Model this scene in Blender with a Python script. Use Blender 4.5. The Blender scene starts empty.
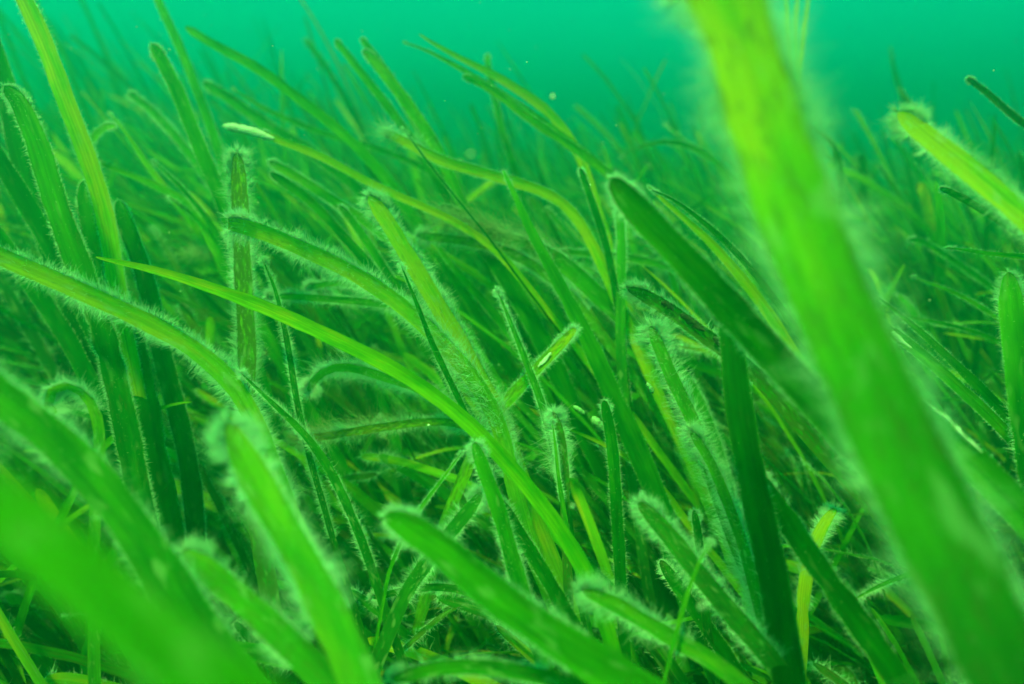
import bpy, math
import numpy as np
from mathutils import Vector

# ------------------------------------------------------------------ camera, world, sun, exposure
# one scene unit is ten centimetres: an eelgrass meadow about half a metre tall
S = bpy.context.scene
F_PX = 700.0
CAM = np.array([0.0, 0.0, 5.0])
PITCH = math.radians(15)
FW = np.array([0, math.cos(PITCH), -math.sin(PITCH)])
UP = np.array([0, math.sin(PITCH), math.cos(PITCH)])
RT = np.array([1.0, 0, 0])
cd = bpy.data.cameras.new('camera'); cam = bpy.data.objects.new('camera', cd)
S.collection.objects.link(cam); S.camera = cam
cam.location = CAM.tolist(); cam.rotation_euler = (math.pi/2 - PITCH, 0, 0)
cd.sensor_width = 36; cd.lens = F_PX*36/1024
cd.clip_start = 0.02; cd.clip_end = 500
cd.dof.use_dof = True
cd.dof.focus_distance = 2.9
cd.dof.aperture_fstop = cd.lens*1e-3/0.045

SUN_EL, SUN_AZ = math.radians(67), math.radians(-145)     # azimuth from +Y towards +X
w = bpy.data.worlds.new('World'); S.world = w; w.use_nodes = True
nt = w.node_tree; nt.nodes.clear()
sky = nt.nodes.new('ShaderNodeTexSky'); sky.sky_type = 'NISHITA'; sky.sun_disc = False
sky.sun_elevation = SUN_EL; sky.sun_rotation = SUN_AZ
tint = nt.nodes.new('ShaderNodeMix'); tint.data_type = 'RGBA'; tint.blend_type = 'MULTIPLY'
tint.inputs[0].default_value = 1.0
tint.inputs[7].default_value = (0.01, 0.93, 0.37, 1)      # daylight filtered by the water column above
bg = nt.nodes.new('ShaderNodeBackground'); bg.inputs[1].default_value = 0.15
wo = nt.nodes.new('ShaderNodeOutputWorld')
nt.links.new(sky.outputs[0], tint.inputs[6]); nt.links.new(tint.outputs[2], bg.inputs[0]); nt.links.new(bg.outputs[0], wo.inputs[0])

sl = bpy.data.lights.new('sun', 'SUN'); sl.energy = 5.0; sl.angle = math.radians(6)
sl.color = (0.68, 1.0, 0.17)
sun = bpy.data.objects.new('sun', sl); S.collection.objects.link(sun)
sd = Vector((math.cos(SUN_EL)*math.sin(SUN_AZ), math.cos(SUN_EL)*math.cos(SUN_AZ), math.sin(SUN_EL)))
sun.rotation_euler = sd.to_track_quat('Z', 'Y').to_euler()
sun.location = (0, 0, 30)

S.view_settings.view_transform = 'Standard'; S.view_settings.look = 'None'
S.view_settings.exposure = 1.12; S.view_settings.gamma = 1
S.render.engine = 'CYCLES'
cy = S.cycles
cy.max_bounces = 5; cy.diffuse_bounces = 2; cy.glossy_bounces = 1; cy.transmission_bounces = 3
cy.volume_bounces = 1; cy.transparent_max_bounces = 8
cy.use_denoising = True

rng = np.random.default_rng(11)

def at(px, py, d):
    return CAM + FW*d + RT*((px-512)/F_PX*d) + UP*((342-py)/F_PX*d)

def project(P):
    q = P - CAM
    d = q @ FW
    ds = np.where(np.abs(d) < 1e-4, 1e-4, d)
    return 512 + F_PX*(q @ RT)/ds, 342 - F_PX*(q @ UP)/ds, d

def nrm(v):
    return v/np.maximum(np.linalg.norm(v, axis=-1, keepdims=True), 1e-9)

# ------------------------------------------------------------------ materials
def ramp(nt, pairs, interp='LINEAR'):
    r = nt.nodes.new('ShaderNodeValToRGB'); r.color_ramp.interpolation = interp
    el = r.color_ramp.elements
    el[0].position, el[0].color = pairs[0]; el[1].position, el[1].color = pairs[-1]
    for p, c in pairs[1:-1]:
        e = el.new(p); e.color = c
    return r

def leaf_material():
    m = bpy.data.materials.new('eelgrass_leaf'); m.use_nodes = True
    nt = m.node_tree; N = nt.nodes; L = nt.links; N.clear()
    def node(t, **k):
        n = N.new(t)
        for a, b in k.items(): setattr(n, a, b)
        return n
    def math_(op, a, b=None, clamp=False):
        n = node('ShaderNodeMath', operation=op, use_clamp=clamp)
        for i, v in enumerate((a, b)):
            if v is None: continue
            if isinstance(v, (int, float)): n.inputs[i].default_value = v
            else: L.new(v, n.inputs[i])
        return n.outputs[0]
    def mix(fac, a, b, mode='MIX'):
        n = node('ShaderNodeMix', data_type='RGBA', blend_type=mode)
        for i, v in ((0, fac), (6, a), (7, b)):
            if isinstance(v, (int, float)): n.inputs[i].default_value = v
            elif isinstance(v, tuple): n.inputs[i].default_value = v
            else: L.new(v, n.inputs[i])
        return n.outputs[2]
    at1 = node('ShaderNodeAttribute', attribute_name='lf')      # across, along, lime
    sep = node('ShaderNodeSeparateColor'); L.new(at1.outputs['Color'], sep.inputs[0])
    u, v, lime = sep.outputs[0], sep.outputs[1], sep.outputs[2]
    at2 = node('ShaderNodeAttribute', attribute_name='lg')      # random, film, age
    sep2 = node('ShaderNodeSeparateColor'); L.new(at2.outputs['Color'], sep2.inputs[0])
    rnd, film, age = sep2.outputs[0], sep2.outputs[1], sep2.outputs[2]
    def coord(su, sv):
        c = node('ShaderNodeCombineXYZ')
        L.new(math_('MULTIPLY', u, su), c.inputs[0]); L.new(math_('MULTIPLY', v, sv), c.inputs[1])
        L.new(math_('MULTIPLY', rnd, 57.0), c.inputs[2]); return c.outputs[0]
    def noise(co, det=3, rough=.55):
        n = node('ShaderNodeTexNoise'); n.inputs['Scale'].default_value = 1
        n.inputs['Detail'].default_value = det; n.inputs['Roughness'].default_value = rough
        L.new(co, n.inputs['Vector']); return n.outputs[0]
    veins = noise(coord(7.0, .35), 3)
    cloud = noise(coord(.8, 2.2), 3)
    speck = noise(coord(3.0, 14.0), 3, .6)
    spots = noise(coord(1.3, 7.0), 1)
    lime2 = math_('ADD', lime, math_('MULTIPLY', math_('SUBTRACT', cloud, .5), .85), True)
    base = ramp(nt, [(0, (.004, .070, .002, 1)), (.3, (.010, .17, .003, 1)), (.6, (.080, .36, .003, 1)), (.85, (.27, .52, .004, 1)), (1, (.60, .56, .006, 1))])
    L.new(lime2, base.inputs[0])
    c = base.outputs[0]
    vr = ramp(nt, [(.35, (.72, .72, .72, 1)), (.62, (1.12, 1.12, 1.12, 1))]); L.new(veins, vr.inputs[0])
    c = mix(.8, c, vr.outputs[0], 'MULTIPLY')
    # brown worn cells grow with age, along the margins first
    au = math_('ABSOLUTE', u)
    edge = math_('POWER', au, 6.0)
    b = math_('ADD', math_('MULTIPLY', edge, .12), math_('MULTIPLY', age, .30))
    br = math_('MULTIPLY', math_('SUBTRACT', math_('ADD', speck, b), .66), 7.0, True)
    c = mix(math_('MULTIPLY', br, math_('ADD', math_('MULTIPLY', age, .7), .15), True), c, (.10, .085, .012, 1))
    # pale film of diatoms with rounder pale spots
    ps = math_('MULTIPLY', math_('SUBTRACT', spots, .60), 8.0, True)
    fl = math_('MULTIPLY', math_('SUBTRACT', math_('ADD', math_('MULTIPLY', speck, .6), math_('MULTIPLY', film, .55)), .45), 1.4, True)
    fl = math_('MULTIPLY', fl, film, True)
    c = mix(math_('MULTIPLY', fl, .30), c, (.16, .40, .10, 1))
    c = mix(math_('MULTIPLY', ps, math_('MULTIPLY', film, .55)), c, (.42, .55, .26, 1))
    c = mix(math_('MULTIPLY', math_('POWER', au, 12.0), .35), c, (.12, .38, .06, 1))
    p = node('ShaderNodeBsdfPrincipled'); L.new(c, p.inputs['Base Color'])
    p.inputs['Roughness'].default_value = .42
    p.inputs['Specular IOR Level'].default_value = .05
    t = node('ShaderNodeBsdfTranslucent')
    L.new(mix(1.0, c, (1.25, 1.15, .8, 1), 'MULTIPLY'), t.inputs[0])
    bp = node('ShaderNodeBump'); bp.inputs['Strength'].default_value = .35; bp.inputs['Distance'].default_value = .004
    L.new(math_('ADD', veins, math_('MULTIPLY', speck, .4)), bp.inputs['Height'])
    L.new(bp.outputs[0], p.inputs['Normal'])
    ms = node('ShaderNodeMixShader'); ms.inputs[0].default_value = .55
    L.new(p.outputs[0], ms.inputs[1]); L.new(t.outputs[0], ms.inputs[2])
    o = node('ShaderNodeOutputMaterial'); L.new(ms.outputs[0], o.inputs[0])
    return m

def fuzzy_material(name, c1, c2, tr=.55):
    m = bpy.data.materials.new(name); m.use_nodes = True
    nt = m.node_tree; N = nt.nodes; L = nt.links; N.clear()
    g = N.new('ShaderNodeNewGeometry')
    n = N.new('ShaderNodeTexNoise'); n.inputs['Scale'].default_value = 3.5; n.inputs['Detail'].default_value = 4
    L.new(g.outputs['Position'], n.inputs['Vector'])
    r = ramp(nt, [(.35, (*c1, 1)), (.65, (*c2, 1))]); L.new(n.outputs[0], r.inputs[0])
    d = N.new('ShaderNodeBsdfDiffuse'); t = N.new('ShaderNodeBsdfTranslucent')
    L.new(r.outputs[0], d.inputs[0]); L.new(r.outputs[0], t.inputs[0])
    ms = N.new('ShaderNodeMixShader'); ms.inputs[0].default_value = tr
    L.new(d.outputs[0], ms.inputs[1]); L.new(t.outputs[0], ms.inputs[2])
    o = N.new('ShaderNodeOutputMaterial'); L.new(ms.outputs[0], o.inputs[0])
    return m

def plain_material(name, c1, c2, scale=8.0, rough=.6):
    m = bpy.data.materials.new(name); m.use_nodes = True
    nt = m.node_tree; N = nt.nodes; L = nt.links
    p = N['Principled BSDF']; p.inputs['Roughness'].default_value = rough
    g = N.new('ShaderNodeNewGeometry')
    n = N.new('ShaderNodeTexNoise'); n.inputs['Scale'].default_value = scale; n.inputs['Detail'].default_value = 6
    L.new(g.outputs['Position'], n.inputs['Vector'])
    r = ramp(nt, [(.3, (*c1, 1)), (.7, (*c2, 1))]); L.new(n.outputs[0], r.inputs[0])
    L.new(r.outputs[0], p.inputs['Base Color'])
    b = N.new('ShaderNodeBump'); b.inputs['Strength'].default_value = .5; b.inputs['Distance'].default_value = .02
    L.new(n.outputs[0], b.inputs['Height']); L.new(b.outputs[0], p.inputs['Normal'])
    return m

M_LEAF = leaf_material()
M_FUZZ = fuzzy_material('pale_algae_hair', (.42, .66, .44), (.70, .86, .68))
M_TUFT = fuzzy_material('brown_algae_floss', (.34, .36, .17), (.50, .56, .32))
M_WHITE = plain_material('bleached_leaf', (.34, .38, .28), (.62, .64, .55), 26)
M_EGG = plain_material('pale_egg', (.16, .30, .12), (.30, .42, .22), 25)
M_DARK = plain_material('dead_leaf_spot', (.012, .012, .006), (.05, .04, .012), 30)
M_MUD = plain_material('mud', (.018, .022, .010), (.06, .06, .03), 1.2, .9)
M_SPECK = plain_material('drifting_matter', (.55, .6, .45), (.75, .8, .65), 5)

# ------------------------------------------------------------------ mesh helpers
def mesh_from(name, V, Q, mat, attrs=None, smooth=True):
    """V (n,3), Q (m,4) quads"""
    me = bpy.data.meshes.new(name)
    n, m = len(V), len(Q)
    k = Q.shape[1]
    me.vertices.add(n); me.vertices.foreach_set('co', np.ascontiguousarray(V, dtype=np.float32).ravel())
    me.loops.add(m*k); me.loops.foreach_set('vertex_index', np.ascontiguousarray(Q, dtype=np.int32).ravel())
    me.polygons.add(m); me.polygons.foreach_set('loop_start', np.arange(0, m*k, k, dtype=np.int32))
    me.polygons.foreach_set('loop_total', np.full(m, k, dtype=np.int32))
    if smooth: me.polygons.foreach_set('use_smooth', np.ones(m, dtype=bool))
    if attrs:
        for an, A in attrs.items():
            a = me.attributes.new(an, 'FLOAT_COLOR', 'POINT')
            a.data.foreach_set('color', np.ascontiguousarray(A, dtype=np.float32).ravel())
    me.update(); me.validate()
    me.materials.append(mat)
    return me

def link(name, me, parent=None, loc=None):
    o = bpy.data.objects.new(name, me); S.collection.objects.link(o)
    if parent is not None: o.parent = parent
    if loc is not None: o.location = loc
    return o

def ribbon(P, Sd, Nn, W, nx, arch, u_amp=None):
    """batch of blades: P,Sd,Nn (B,n,3), W (B,n) full width -> verts (B*n*nx,3), quads"""
    B, n, _ = P.shape
    u = np.linspace(-1, 1, nx)
    hw = W[..., None]*.5
    off = Sd[:, :, None, :]*(hw*u)[..., None] + Nn[:, :, None, :]*((W[..., None]*arch)*(1-u*u))[..., None]
    V = P[:, :, None, :] + off
    b, i, j = np.meshgrid(np.arange(B), np.arange(n-1), np.arange(nx-1), indexing='ij')
    a0 = (b*n + i)*nx + j
    Q = np.stack([a0, a0+1, a0+1+nx, a0+nx], -1).reshape(-1, 4)
    U = np.broadcast_to(u, (B, n, nx))
    return V.reshape(-1, 3), Q, U

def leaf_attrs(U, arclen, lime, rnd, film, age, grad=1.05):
    B, n, nx = U.shape
    al = np.broadcast_to(arclen[:, :, None], U.shape)
    f = lambda x: np.broadcast_to(np.asarray(x, float).reshape(B, 1, 1), U.shape)
    one = np.ones(U.shape)
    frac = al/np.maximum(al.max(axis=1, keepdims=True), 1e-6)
    A = np.stack([U, al, np.clip(f(lime)+.20-grad*frac, 0, 1), one], -1).reshape(-1, 4)  # yellower old tips; the fall to dark bases also paints in shade between blades
    agev = np.clip(f(age) + .8*np.exp(-al/.10)*(f(rnd) > .45)*f(rnd), 0, 1)
    G = np.stack([f(rnd), f(film), agev, one], -1).reshape(-1, 4)
    return {'lf': A, 'lg': G}

def hairs(Bp, D, L, wd, segs, r, curl=.6):
    m = len(Bp)
    t = np.linspace(0, 1, segs+1)
    q = nrm(r.normal(size=(m, 3)))*curl
    q2 = nrm(r.normal(size=(m, 3)))*curl*.35
    c = Bp[:, None, :] + L[:, None, None]*(D[:, None, :]*t[None, :, None] + q[:, None, :]*(t**2)[None, :, None]*.5
        + q2[:, None, :]*np.sin(t*5.5)[None, :, None]*.4)
    sd = nrm(np.cross(D, r.normal(size=(m, 3))))
    ww = wd[:, None]*(1-.75*t[None, :])*.5
    V = np.stack([c - sd[:, None, :]*ww[..., None], c + sd[:, None, :]*ww[..., None]], 2)
    b, i = np.meshgrid(np.arange(m), np.arange(segs), indexing='ij')
    a0 = (b*(segs+1) + i)*2
    Q = np.stack([a0, a0+1, a0+3, a0+2], -1).reshape(-1, 4)
    return V.reshape(-1, 3), Q

def fuzz_on(P, Sd, Nn, W, count, flen, hw, segs, r, s_lo=0.0, s_hi=1.0, edge_share=.92, tang=.35, bias=1.0):
    """hair filaments on one blade (n,3 arrays)"""
    n = len(P)
    # uneven along the blade: rejection against a wobble
    s = s_lo + (s_hi-s_lo)*r.uniform(0, 1, count*2)**bias
    ph = r.uniform(0, 6.28, 3)
    wob = .62 + .20*np.sin(s*23+ph[0]) + .18*np.sin(s*61+ph[1]) + .15*np.sin(s*131+ph[2])
    s = s[r.uniform(0, 1, len(s)) < wob][:count]
    m = len(s)
    x = s*(n-1); i = np.clip(x.astype(int), 0, n-2); f = (x-i)[:, None]
    lerp = lambda A: A[i]*(1-f) + A[i+1]*f
    p, sd, nn = lerp(P), nrm(lerp(Sd)), nrm(lerp(Nn)); wv = (W[i]*(1-f[:, 0]) + W[i+1]*f[:, 0])
    tg = nrm(P[i+1]-P[i])
    e = r.uniform(0, 1, m) < edge_share
    sg = np.where(r.uniform(0, 1, m) < .5, -1., 1.)
    u = np.where(e, sg*r.uniform(.88, 1.0, m), r.uniform(-.95, .95, m))
    bp = p + sd*(u*wv*.5)[:, None]
    face = np.where(r.uniform(0, 1, m) < .5, -1., 1.)
    dirn = np.where(e[:, None], sd*sg[:, None] + nn*r.normal(0, .38, m)[:, None],
                    nn*face[:, None] + sd*r.normal(0, .45, m)[:, None])
    # neighbouring hairs lean together in matted locks
    lock = np.sin(s*170+ph[1]+sg*2)*.45 + np.sin(s*71+ph[0]+sg)*.35
    dirn = nrm(dirn + tg*(r.normal(-tang, .22, m)+lock)[:, None] + nn*(np.sin(s*113+ph[2])*.3)[:, None] + r.normal(0, .13, (m, 3)))
    clump = .74 + .15*np.sin(s*97+ph[0]+sg*3)*np.sin(s*41+ph[2]) + .13*np.sin(s*211+ph[1]+sg)
    L = flen*np.clip(r.gamma(4.5, .2, m), .2, 1.8)*clump*np.where(e, 1.0, .38)
    return hairs(bp, dirn, L, np.full(m, hw)*r.uniform(.6, 1.3, m), segs, r, .7)

def catmull(pts, n):
    P = np.array(pts, float)
    if len(P) == 2: P = np.array([P[0], (P[0]+P[1])/2, P[1]])
    E = np.vstack([2*P[0]-P[1], P, 2*P[-1]-P[-2]])
    k = len(P)-1
    out = []
    for t in np.linspace(0, k-1e-6, n):
        i = int(t); f = t-i
        a, b, c, d = E[i], E[i+1], E[i+2], E[i+3]
        out.append(.5*((2*b) + (-a+c)*f + (2*a-5*b+4*c-d)*f*f + (-a+3*b-3*c+d)*f**3))
    return np.array(out)

def resample(P, n):
    d = np.r_[0, np.cumsum(np.linalg.norm(np.diff(P, axis=0), axis=1))]
    s = np.linspace(0, d[-1], n)
    return np.stack([np.interp(s, d, P[:, k]) for k in range(3)], 1), d[-1]

def rot_about(v, ax, ang):
    c, s = np.cos(ang)[:, None], np.sin(ang)[:, None]
    return v*c + np.cross(ax, v)*s + ax*(np.sum(ax*v, 1, keepdims=True))*(1-c)

def width_profile(s_abs, total, W, tip):
    if tip == 'r':
        rt = W*1.5
        x = np.clip(s_abs/rt, 0, 1); k = np.sqrt(np.clip(1-(1-x)**2, 0, 1))
        k = k*(.86+.14*np.clip(s_abs/(W*7), 0, 1))
    elif tip == 'p':
        k = .05 + .95*np.clip(s_abs/(W*14), 0, 1)**.62
    else:   # 't' torn, blunt
        k = np.where(s_abs < W*.25, .72, 1.0)
    x = s_abs/total
    return W*k*(1-.45*np.clip((x-.65)/.35, 0, 1)) + W*.02

# ------------------------------------------------------------------ the blades the photograph shows one by one
# key, label, points (tip first, read off the photograph at depth dt..de), width at half way in px, lime, fuzz, hair length, age, roll, tip
HERO = [
# --- nearest, out of focus
('broad spotted blade', 'broad out-of-focus lime blade with pale spots and downy edges, sweeping down the right side',
 [(662,-130),(690,-60),(722,0),(752,100),(786,200),(826,300),(872,400),(922,500),(975,600),(1030,700)],1.42,1.28,88,1.05,1.8,.085,.45,.0,'r'),
('blurred corner blade', 'very blurred broad green blade crossing the bottom left corner, nearest of all',
 [(-150,425),(-70,470),(0,528),(75,590),(150,648),(240,720)],.72,.66,78,.30,.6,.04,.2,.3,'r'),
('woolly brown-rimmed blade', 'woolly round-tipped blade with whitish fringe and brown left rim, rising from bottom left',
 [(228,422),(246,462),(270,510),(296,556),(322,604),(346,650),(372,700)],1.85,1.6,42,.62,1.6,.06,.35,-.15,'r'),
('stubby furred blade', 'stubby furred green tip lying between the blurred corner blade and the woolly brown-rimmed blade',
 [(182,552),(210,572),(245,600),(285,634),(330,676),(370,720)],1.9,1.7,34,.42,.9,.055,.5,.2,'r'),
('smooth bottom blade', 'thick green blade with a short-haired round tip, crossing the bottom centre',
 [(384,516),(420,530),(460,556),(500,588),(545,622),(590,654),(650,698)],2.0,1.75,40,.36,.55,.035,.1,.35,'r'),
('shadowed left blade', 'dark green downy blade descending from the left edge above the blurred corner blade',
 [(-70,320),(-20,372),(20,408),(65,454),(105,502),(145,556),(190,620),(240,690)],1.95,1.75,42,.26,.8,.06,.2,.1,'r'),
('blurred dark blade', 'smooth dark green blurred blade passing behind the broad spotted blade near its middle',
 [(610,178),(640,215),(680,262),(725,312),(780,368),(840,430),(900,500),(960,590)],2.1,1.9,38,.22,.4,.035,.1,.25,'r'),
('pale tipped right blade', 'lime blade with a ragged whitish downy tip pointing left at upper right',
 [(898,112),(925,135),(960,165),(1000,200),(1050,245),(1110,310)],2.3,2.1,28,1.3,1.0,.05,.0,-.2,'r'),
('bright right blade', 'wide bright green blade emerging from behind the broad spotted blade towards the right edge',
 [(860,350),(900,395),(940,432),(985,475),(1030,520),(1090,590)],2.3,2.0,34,.45,.1,.03,.05,.3,'r'),
('rounded right edge blade', 'upright green blade with rounded downy top standing at the right edge',
 [(1008,272),(1012,310),(1017,350),(1024,400),(1032,460),(1044,540)],2.9,2.7,27,.32,.4,.04,.1,.1,'r'),
('dark upright strap', 'smooth dark green strap standing upright below the blurred dark blade',
 [(728,300),(735,350),(742,400),(752,460),(763,520),(775,590),(790,690)],2.5,2.2,31,.02,.05,.03,.05,.15,'r'),
('pale edged bottom blade', 'dark green blade with pale double edge slanting down right from the dark upright strap',
 [(752,468),(785,512),(815,556),(848,606),(880,655),(915,710)],2.4,2.1,27,.14,.25,.035,.15,.3,'r'),
# --- focal plane
('arching blade', 'smooth bright lime blade arching in one long curve through the middle of the meadow',
 [(96,257),(140,267),(200,286),(260,308),(320,334),(380,364),(430,394),(475,426),(520,472),(560,525),(592,580),(612,640),(625,700)],3.0,2.4,15,.76,.0,.02,.02,.45,'p'),
('left downy blade', 'lime blade densely bristled along both edges, coming in from the left edge',
 [(-80,226),(-30,246),(0,262),(50,281),(100,302),(150,327),(200,357),(240,392),(268,440),(290,500)],2.7,3.0,22,.85,1.1,.055,.25,.3,'r'),
('brown upright blade', 'upright olive brown blade with round tip and fine halo of hair, left of centre',
 [(237,152),(237,180),(239,220),(242,270),(245,320),(248,370),(252,420),(258,500)],3.2,3.2,21,.72,1.1,.06,1.0,.1,'r'),
('furry crossing blade', 'furry green blade whose blunt tip crosses in front of the brown upright blade',
 [(228,224),(262,232),(300,248),(340,266),(375,285),(410,308),(440,334),(466,364),(486,396),(500,430),(512,480)],3.0,3.1,19,.82,1.1,.055,.35,.3,'t'),
('broad fuzzy centre blade', 'broad yellow green blade with dense pale fuzz descending through the upper centre',
 [(368,196),(384,215),(402,242),(422,272),(442,305),(462,340),(480,376),(496,412),(512,460)],3.2,3.2,22,.90,1.2,.055,.25,.1,'r'),
('tall clean blade', 'clean bright green blade narrowing to its tip and widening downwards right of centre',
 [(503,170),(518,196),(535,232),(553,272),(572,312),(592,352),(610,392),(628,434),(650,490),(676,560)],3.7,3.3,22,.40,.05,.03,.02,.15,'p'),
('tall clean blade twin', 'green blade curving over behind the tall clean blade with a furred shoulder',
 [(450,222),(492,236),(520,246),(556,262),(590,290),(625,322),(660,356),(690,395),(712,440),(730,500)],4.0,3.7,19,.46,.5,.05,.3,.3,'r'),
('spear shaped blade', 'thin spear shaped blade with frosted pointed tip standing in the centre',
 [(497,290),(504,308),(514,334),(527,368),(540,404),(551,440),(560,480),(568,530)],3.1,3.0,10,.30,.9,.032,.1,.2,'p'),
('leaning stump blade', 'short olive blade leaning right against the grain, with a white fleck and brown torn tip',
 [(576,328),(562,342),(545,360),(528,378),(512,396),(495,414),(478,440),(462,480)],3.2,3.3,14,.72,.6,.035,.6,.2,'r'),
('black flecked blade', 'furry olive blade with black flecks along its upper edge, left of the blurred dark blade',
 [(627,288),(650,299),(675,314),(702,334),(730,354),(762,380),(800,420)],2.9,2.8,19,.50,.9,.05,.9,.25,'r'),
('olive round tip blade', 'olive blade with soft round tip and wide pale halo below the black flecked blade',
 [(650,326),(660,348),(674,380),(690,412),(704,446),(720,490),(738,540),(760,600),(780,680)],2.7,2.5,17,.38,1.2,.075,.5,.1,'r'),
('light crescent blade', 'short smooth light green blade curving like a crescent, lower left',
 [(192,402),(170,405),(148,414),(126,428),(108,443),(92,460),(70,500)],3.3,3.3,8,.55,.0,.02,0,.3,'p'),
('thin bristly blade', 'thin dark stalk-like blade with bristles between the brown upright blade and the centre',
 [(262,258),(274,285),(284,320),(290,360),(296,400),(304,440),(318,490),(338,560)],3.0,3.0,7,.12,.8,.035,.1,.3,'p'),
('slanting bristly blade', 'slender bristly green blade slanting from the woolly brown-rimmed blade to lower centre',
 [(240,372),(270,402),(300,432),(322,462),(342,498),(360,540),(380,600)],2.9,2.8,10,.22,.7,.035,.1,.3,'p'),
('horizontal yellow blade', 'yellow brown blade lying flat with woolly floss on its left half',
 [(298,440),(325,437),(355,432),(390,427),(425,423),(456,424),(490,440),(520,480)],3.4,3.4,10,.80,1.0,.06,.8,.3,'t'),
('flat pale blade', 'pale bristled blade lying flat beneath the furry crossing blade',
 [(268,297),(300,297),(335,300),(370,303),(410,310),(450,330),(490,370)],3.6,3.6,8,.45,1.1,.05,.2,.4,'r'),
('second flat pale blade', 'short pale bristled blade curving flat just above the flat pale blade',
 [(308,288),(330,283),(352,284),(380,292),(420,310),(450,340)],3.8,3.8,7,.55,1.1,.05,.2,.4,'r'),
('dark thin centre blade', 'dark thin pointed blade in front of the broad fuzzy centre blade roots',
 [(401,264),(410,286),(424,320),(440,356),(456,390),(470,420),(488,470)],3.0,3.0,7,.12,.3,.03,.1,.2,'p'),
('small knob tip', 'small brown knob-like blade tip wrapped in pale fuzz, centre below the leaning stump blade',
 [(554,412),(560,430),(564,452),(566,480),(566,530)],2.9,2.9,11,.35,1.3,.05,.9,.1,'r'),
('low lime sliver', 'small smooth lime sliver showing behind the tall clean blade foot',
 [(566,428),(590,438),(612,449),(632,462),(660,490),(700,540)],3.5,3.5,8,.80,.0,.02,0,.3,'p'),
('rounded green blade', 'rounded green blade standing under the arching blade at lower centre',
 [(474,442),(482,470),(492,500),(502,532),(512,566),(524,604),(540,660)],2.55,2.4,18,.30,.5,.04,.1,.1,'r'),
('furred backward blade', 'dark furred blade leaning right above the smooth bottom blade',
 [(482,492),(462,518),(440,545),(420,572),(402,600),(385,640)],2.6,2.6,17,.18,.9,.055,.2,.1,'r'),
('pale wire blade', 'thin pale wiry blade leaning right, lower centre left',
 [(462,452),(440,482),(418,512),(402,540),(390,570),(382,610)],2.7,2.7,4,.45,.6,.02,.2,.1,'p'),
('deep green lower blade', 'plain deep green blade slanting down right of the rounded green blade',
 [(500,500),(522,536),(545,570),(565,604),(590,646),(620,700)],2.7,2.5,16,.10,.2,.03,.2,.1,'r'),
('second fuzzy lower blade', 'furry dark green blade with brown rim, lower right, left of the dark upright strap',
 [(638,502),(662,524),(690,556),(718,592),(746,628),(775,664),(800,710)],2.4,2.2,24,.20,1.0,.045,.5,.1,'r'),
('furry bottom blade', 'furry yellowish blade low at bottom right of centre, with long white fringe',
 [(582,590),(612,602),(642,620),(676,642),(712,664),(756,700)],2.2,2.1,20,.52,1.2,.06,.3,.3,'r'),
('dark plain column', 'plain dark upright blade between the tall clean blade foot and the second fuzzy lower blade',
 [(604,400),(610,440),(614,490),(617,540),(620,600),(626,680)],3.0,2.9,13,.16,.1,.03,.05,.1,'r'),
('lime curled tip', 'small bright lime curled tip in the gap right of the dark upright strap',
 [(836,508),(826,520),(816,540),(808,565),(803,600),(800,650)],2.9,2.8,14,.88,.7,.05,.2,.1,'r'),
('downy pale diagonal', 'pale downy blade running down just left of the dark upright strap',
 [(690,430),(712,465),(728,505),(744,550),(758,600),(772,650),(784,700)],2.6,2.4,13,.38,1.2,.055,.2,.1,'r'),
('pale crossing stalk', 'thin pale stalk leaning right across the second fuzzy lower blade',
 [(712,540),(700,560),(690,585),(682,612),(672,650)],2.1,2.1,5,.45,.6,.02,.1,.1,'p'),
('flat bottom blade', 'blurred green blade lying flat along the bottom edge, centre left',
 [(392,680),(430,668),(475,664),(520,668),(570,680),(640,710)],2.0,1.9,17,.25,.8,.045,.1,.3,'r'),
('dark bottom right blade', 'dark blade at bottom edge under the furry bottom blade',
 [(660,560),(682,590),(706,625),(728,660),(755,710)],2.8,2.6,16,.06,.1,.03,.1,.1,'r'),
('flat plume blade', 'pale furry blade lying almost flat under the arching blade, above the flat yellow brown one',
 [(308,392),(318,376),(338,368),(362,372),(388,380),(416,390),(446,404),(480,440)],3.4,3.4,11,.55,1.4,.06,.3,.3,'r'),
('curled fuzzy blade', 'fuzzy blade curled over into a hook beside the shadowed left blade',
 [(56,414),(47,404),(50,391),(66,386),(84,396),(95,416),(98,444),(96,480)],2.45,2.5,13,.60,1.4,.06,.4,.2,'r'),
('drooping wisp blade', 'thin pale furry blade lying across the gap left of the broad spotted blade foot',
 [(848,604),(866,592),(888,582),(912,574),(940,570),(980,590)],2.7,2.7,7,.40,1.0,.045,.2,.2,'p'),
('flat lower blade', 'dark flat-lying bristled blade in the shaded gap left of the smooth bottom blade',
 [(372,598),(396,592),(424,588),(452,588),(480,596),(510,620)],2.9,2.9,9,.22,.9,.04,.2,.3,'r'),
('small round upright tip', 'small round-tipped dark blade with pale rim between second fuzzy blade and dark strap',
 [(694,510),(697,524),(700,545),(703,575),(708,620)],2.7,2.7,10,.12,.5,.025,.1,.1,'r'),
('thin frosted blade', 'thin frosted blade standing just right of the rounded green blade',
 [(552,420),(556,450),(560,484),(566,520),(574,560)],2.85,2.8,5,.45,.8,.025,.2,.1,'p'),
# --- left wall of blades
('tall bright left blade', 'tall bright lime blade leaning in from the top left corner',
 [(-6,-60),(8,-30),(24,8),(42,48),(60,92),(78,140),(94,190),(108,240),(120,290),(132,350),(146,430),(160,520)],3.2,3.3,19,.88,.4,.025,.1,.15,'r'),
('curled tip left blade', 'broad green blade with a curled pale tip, left of the tall bright left blade',
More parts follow.
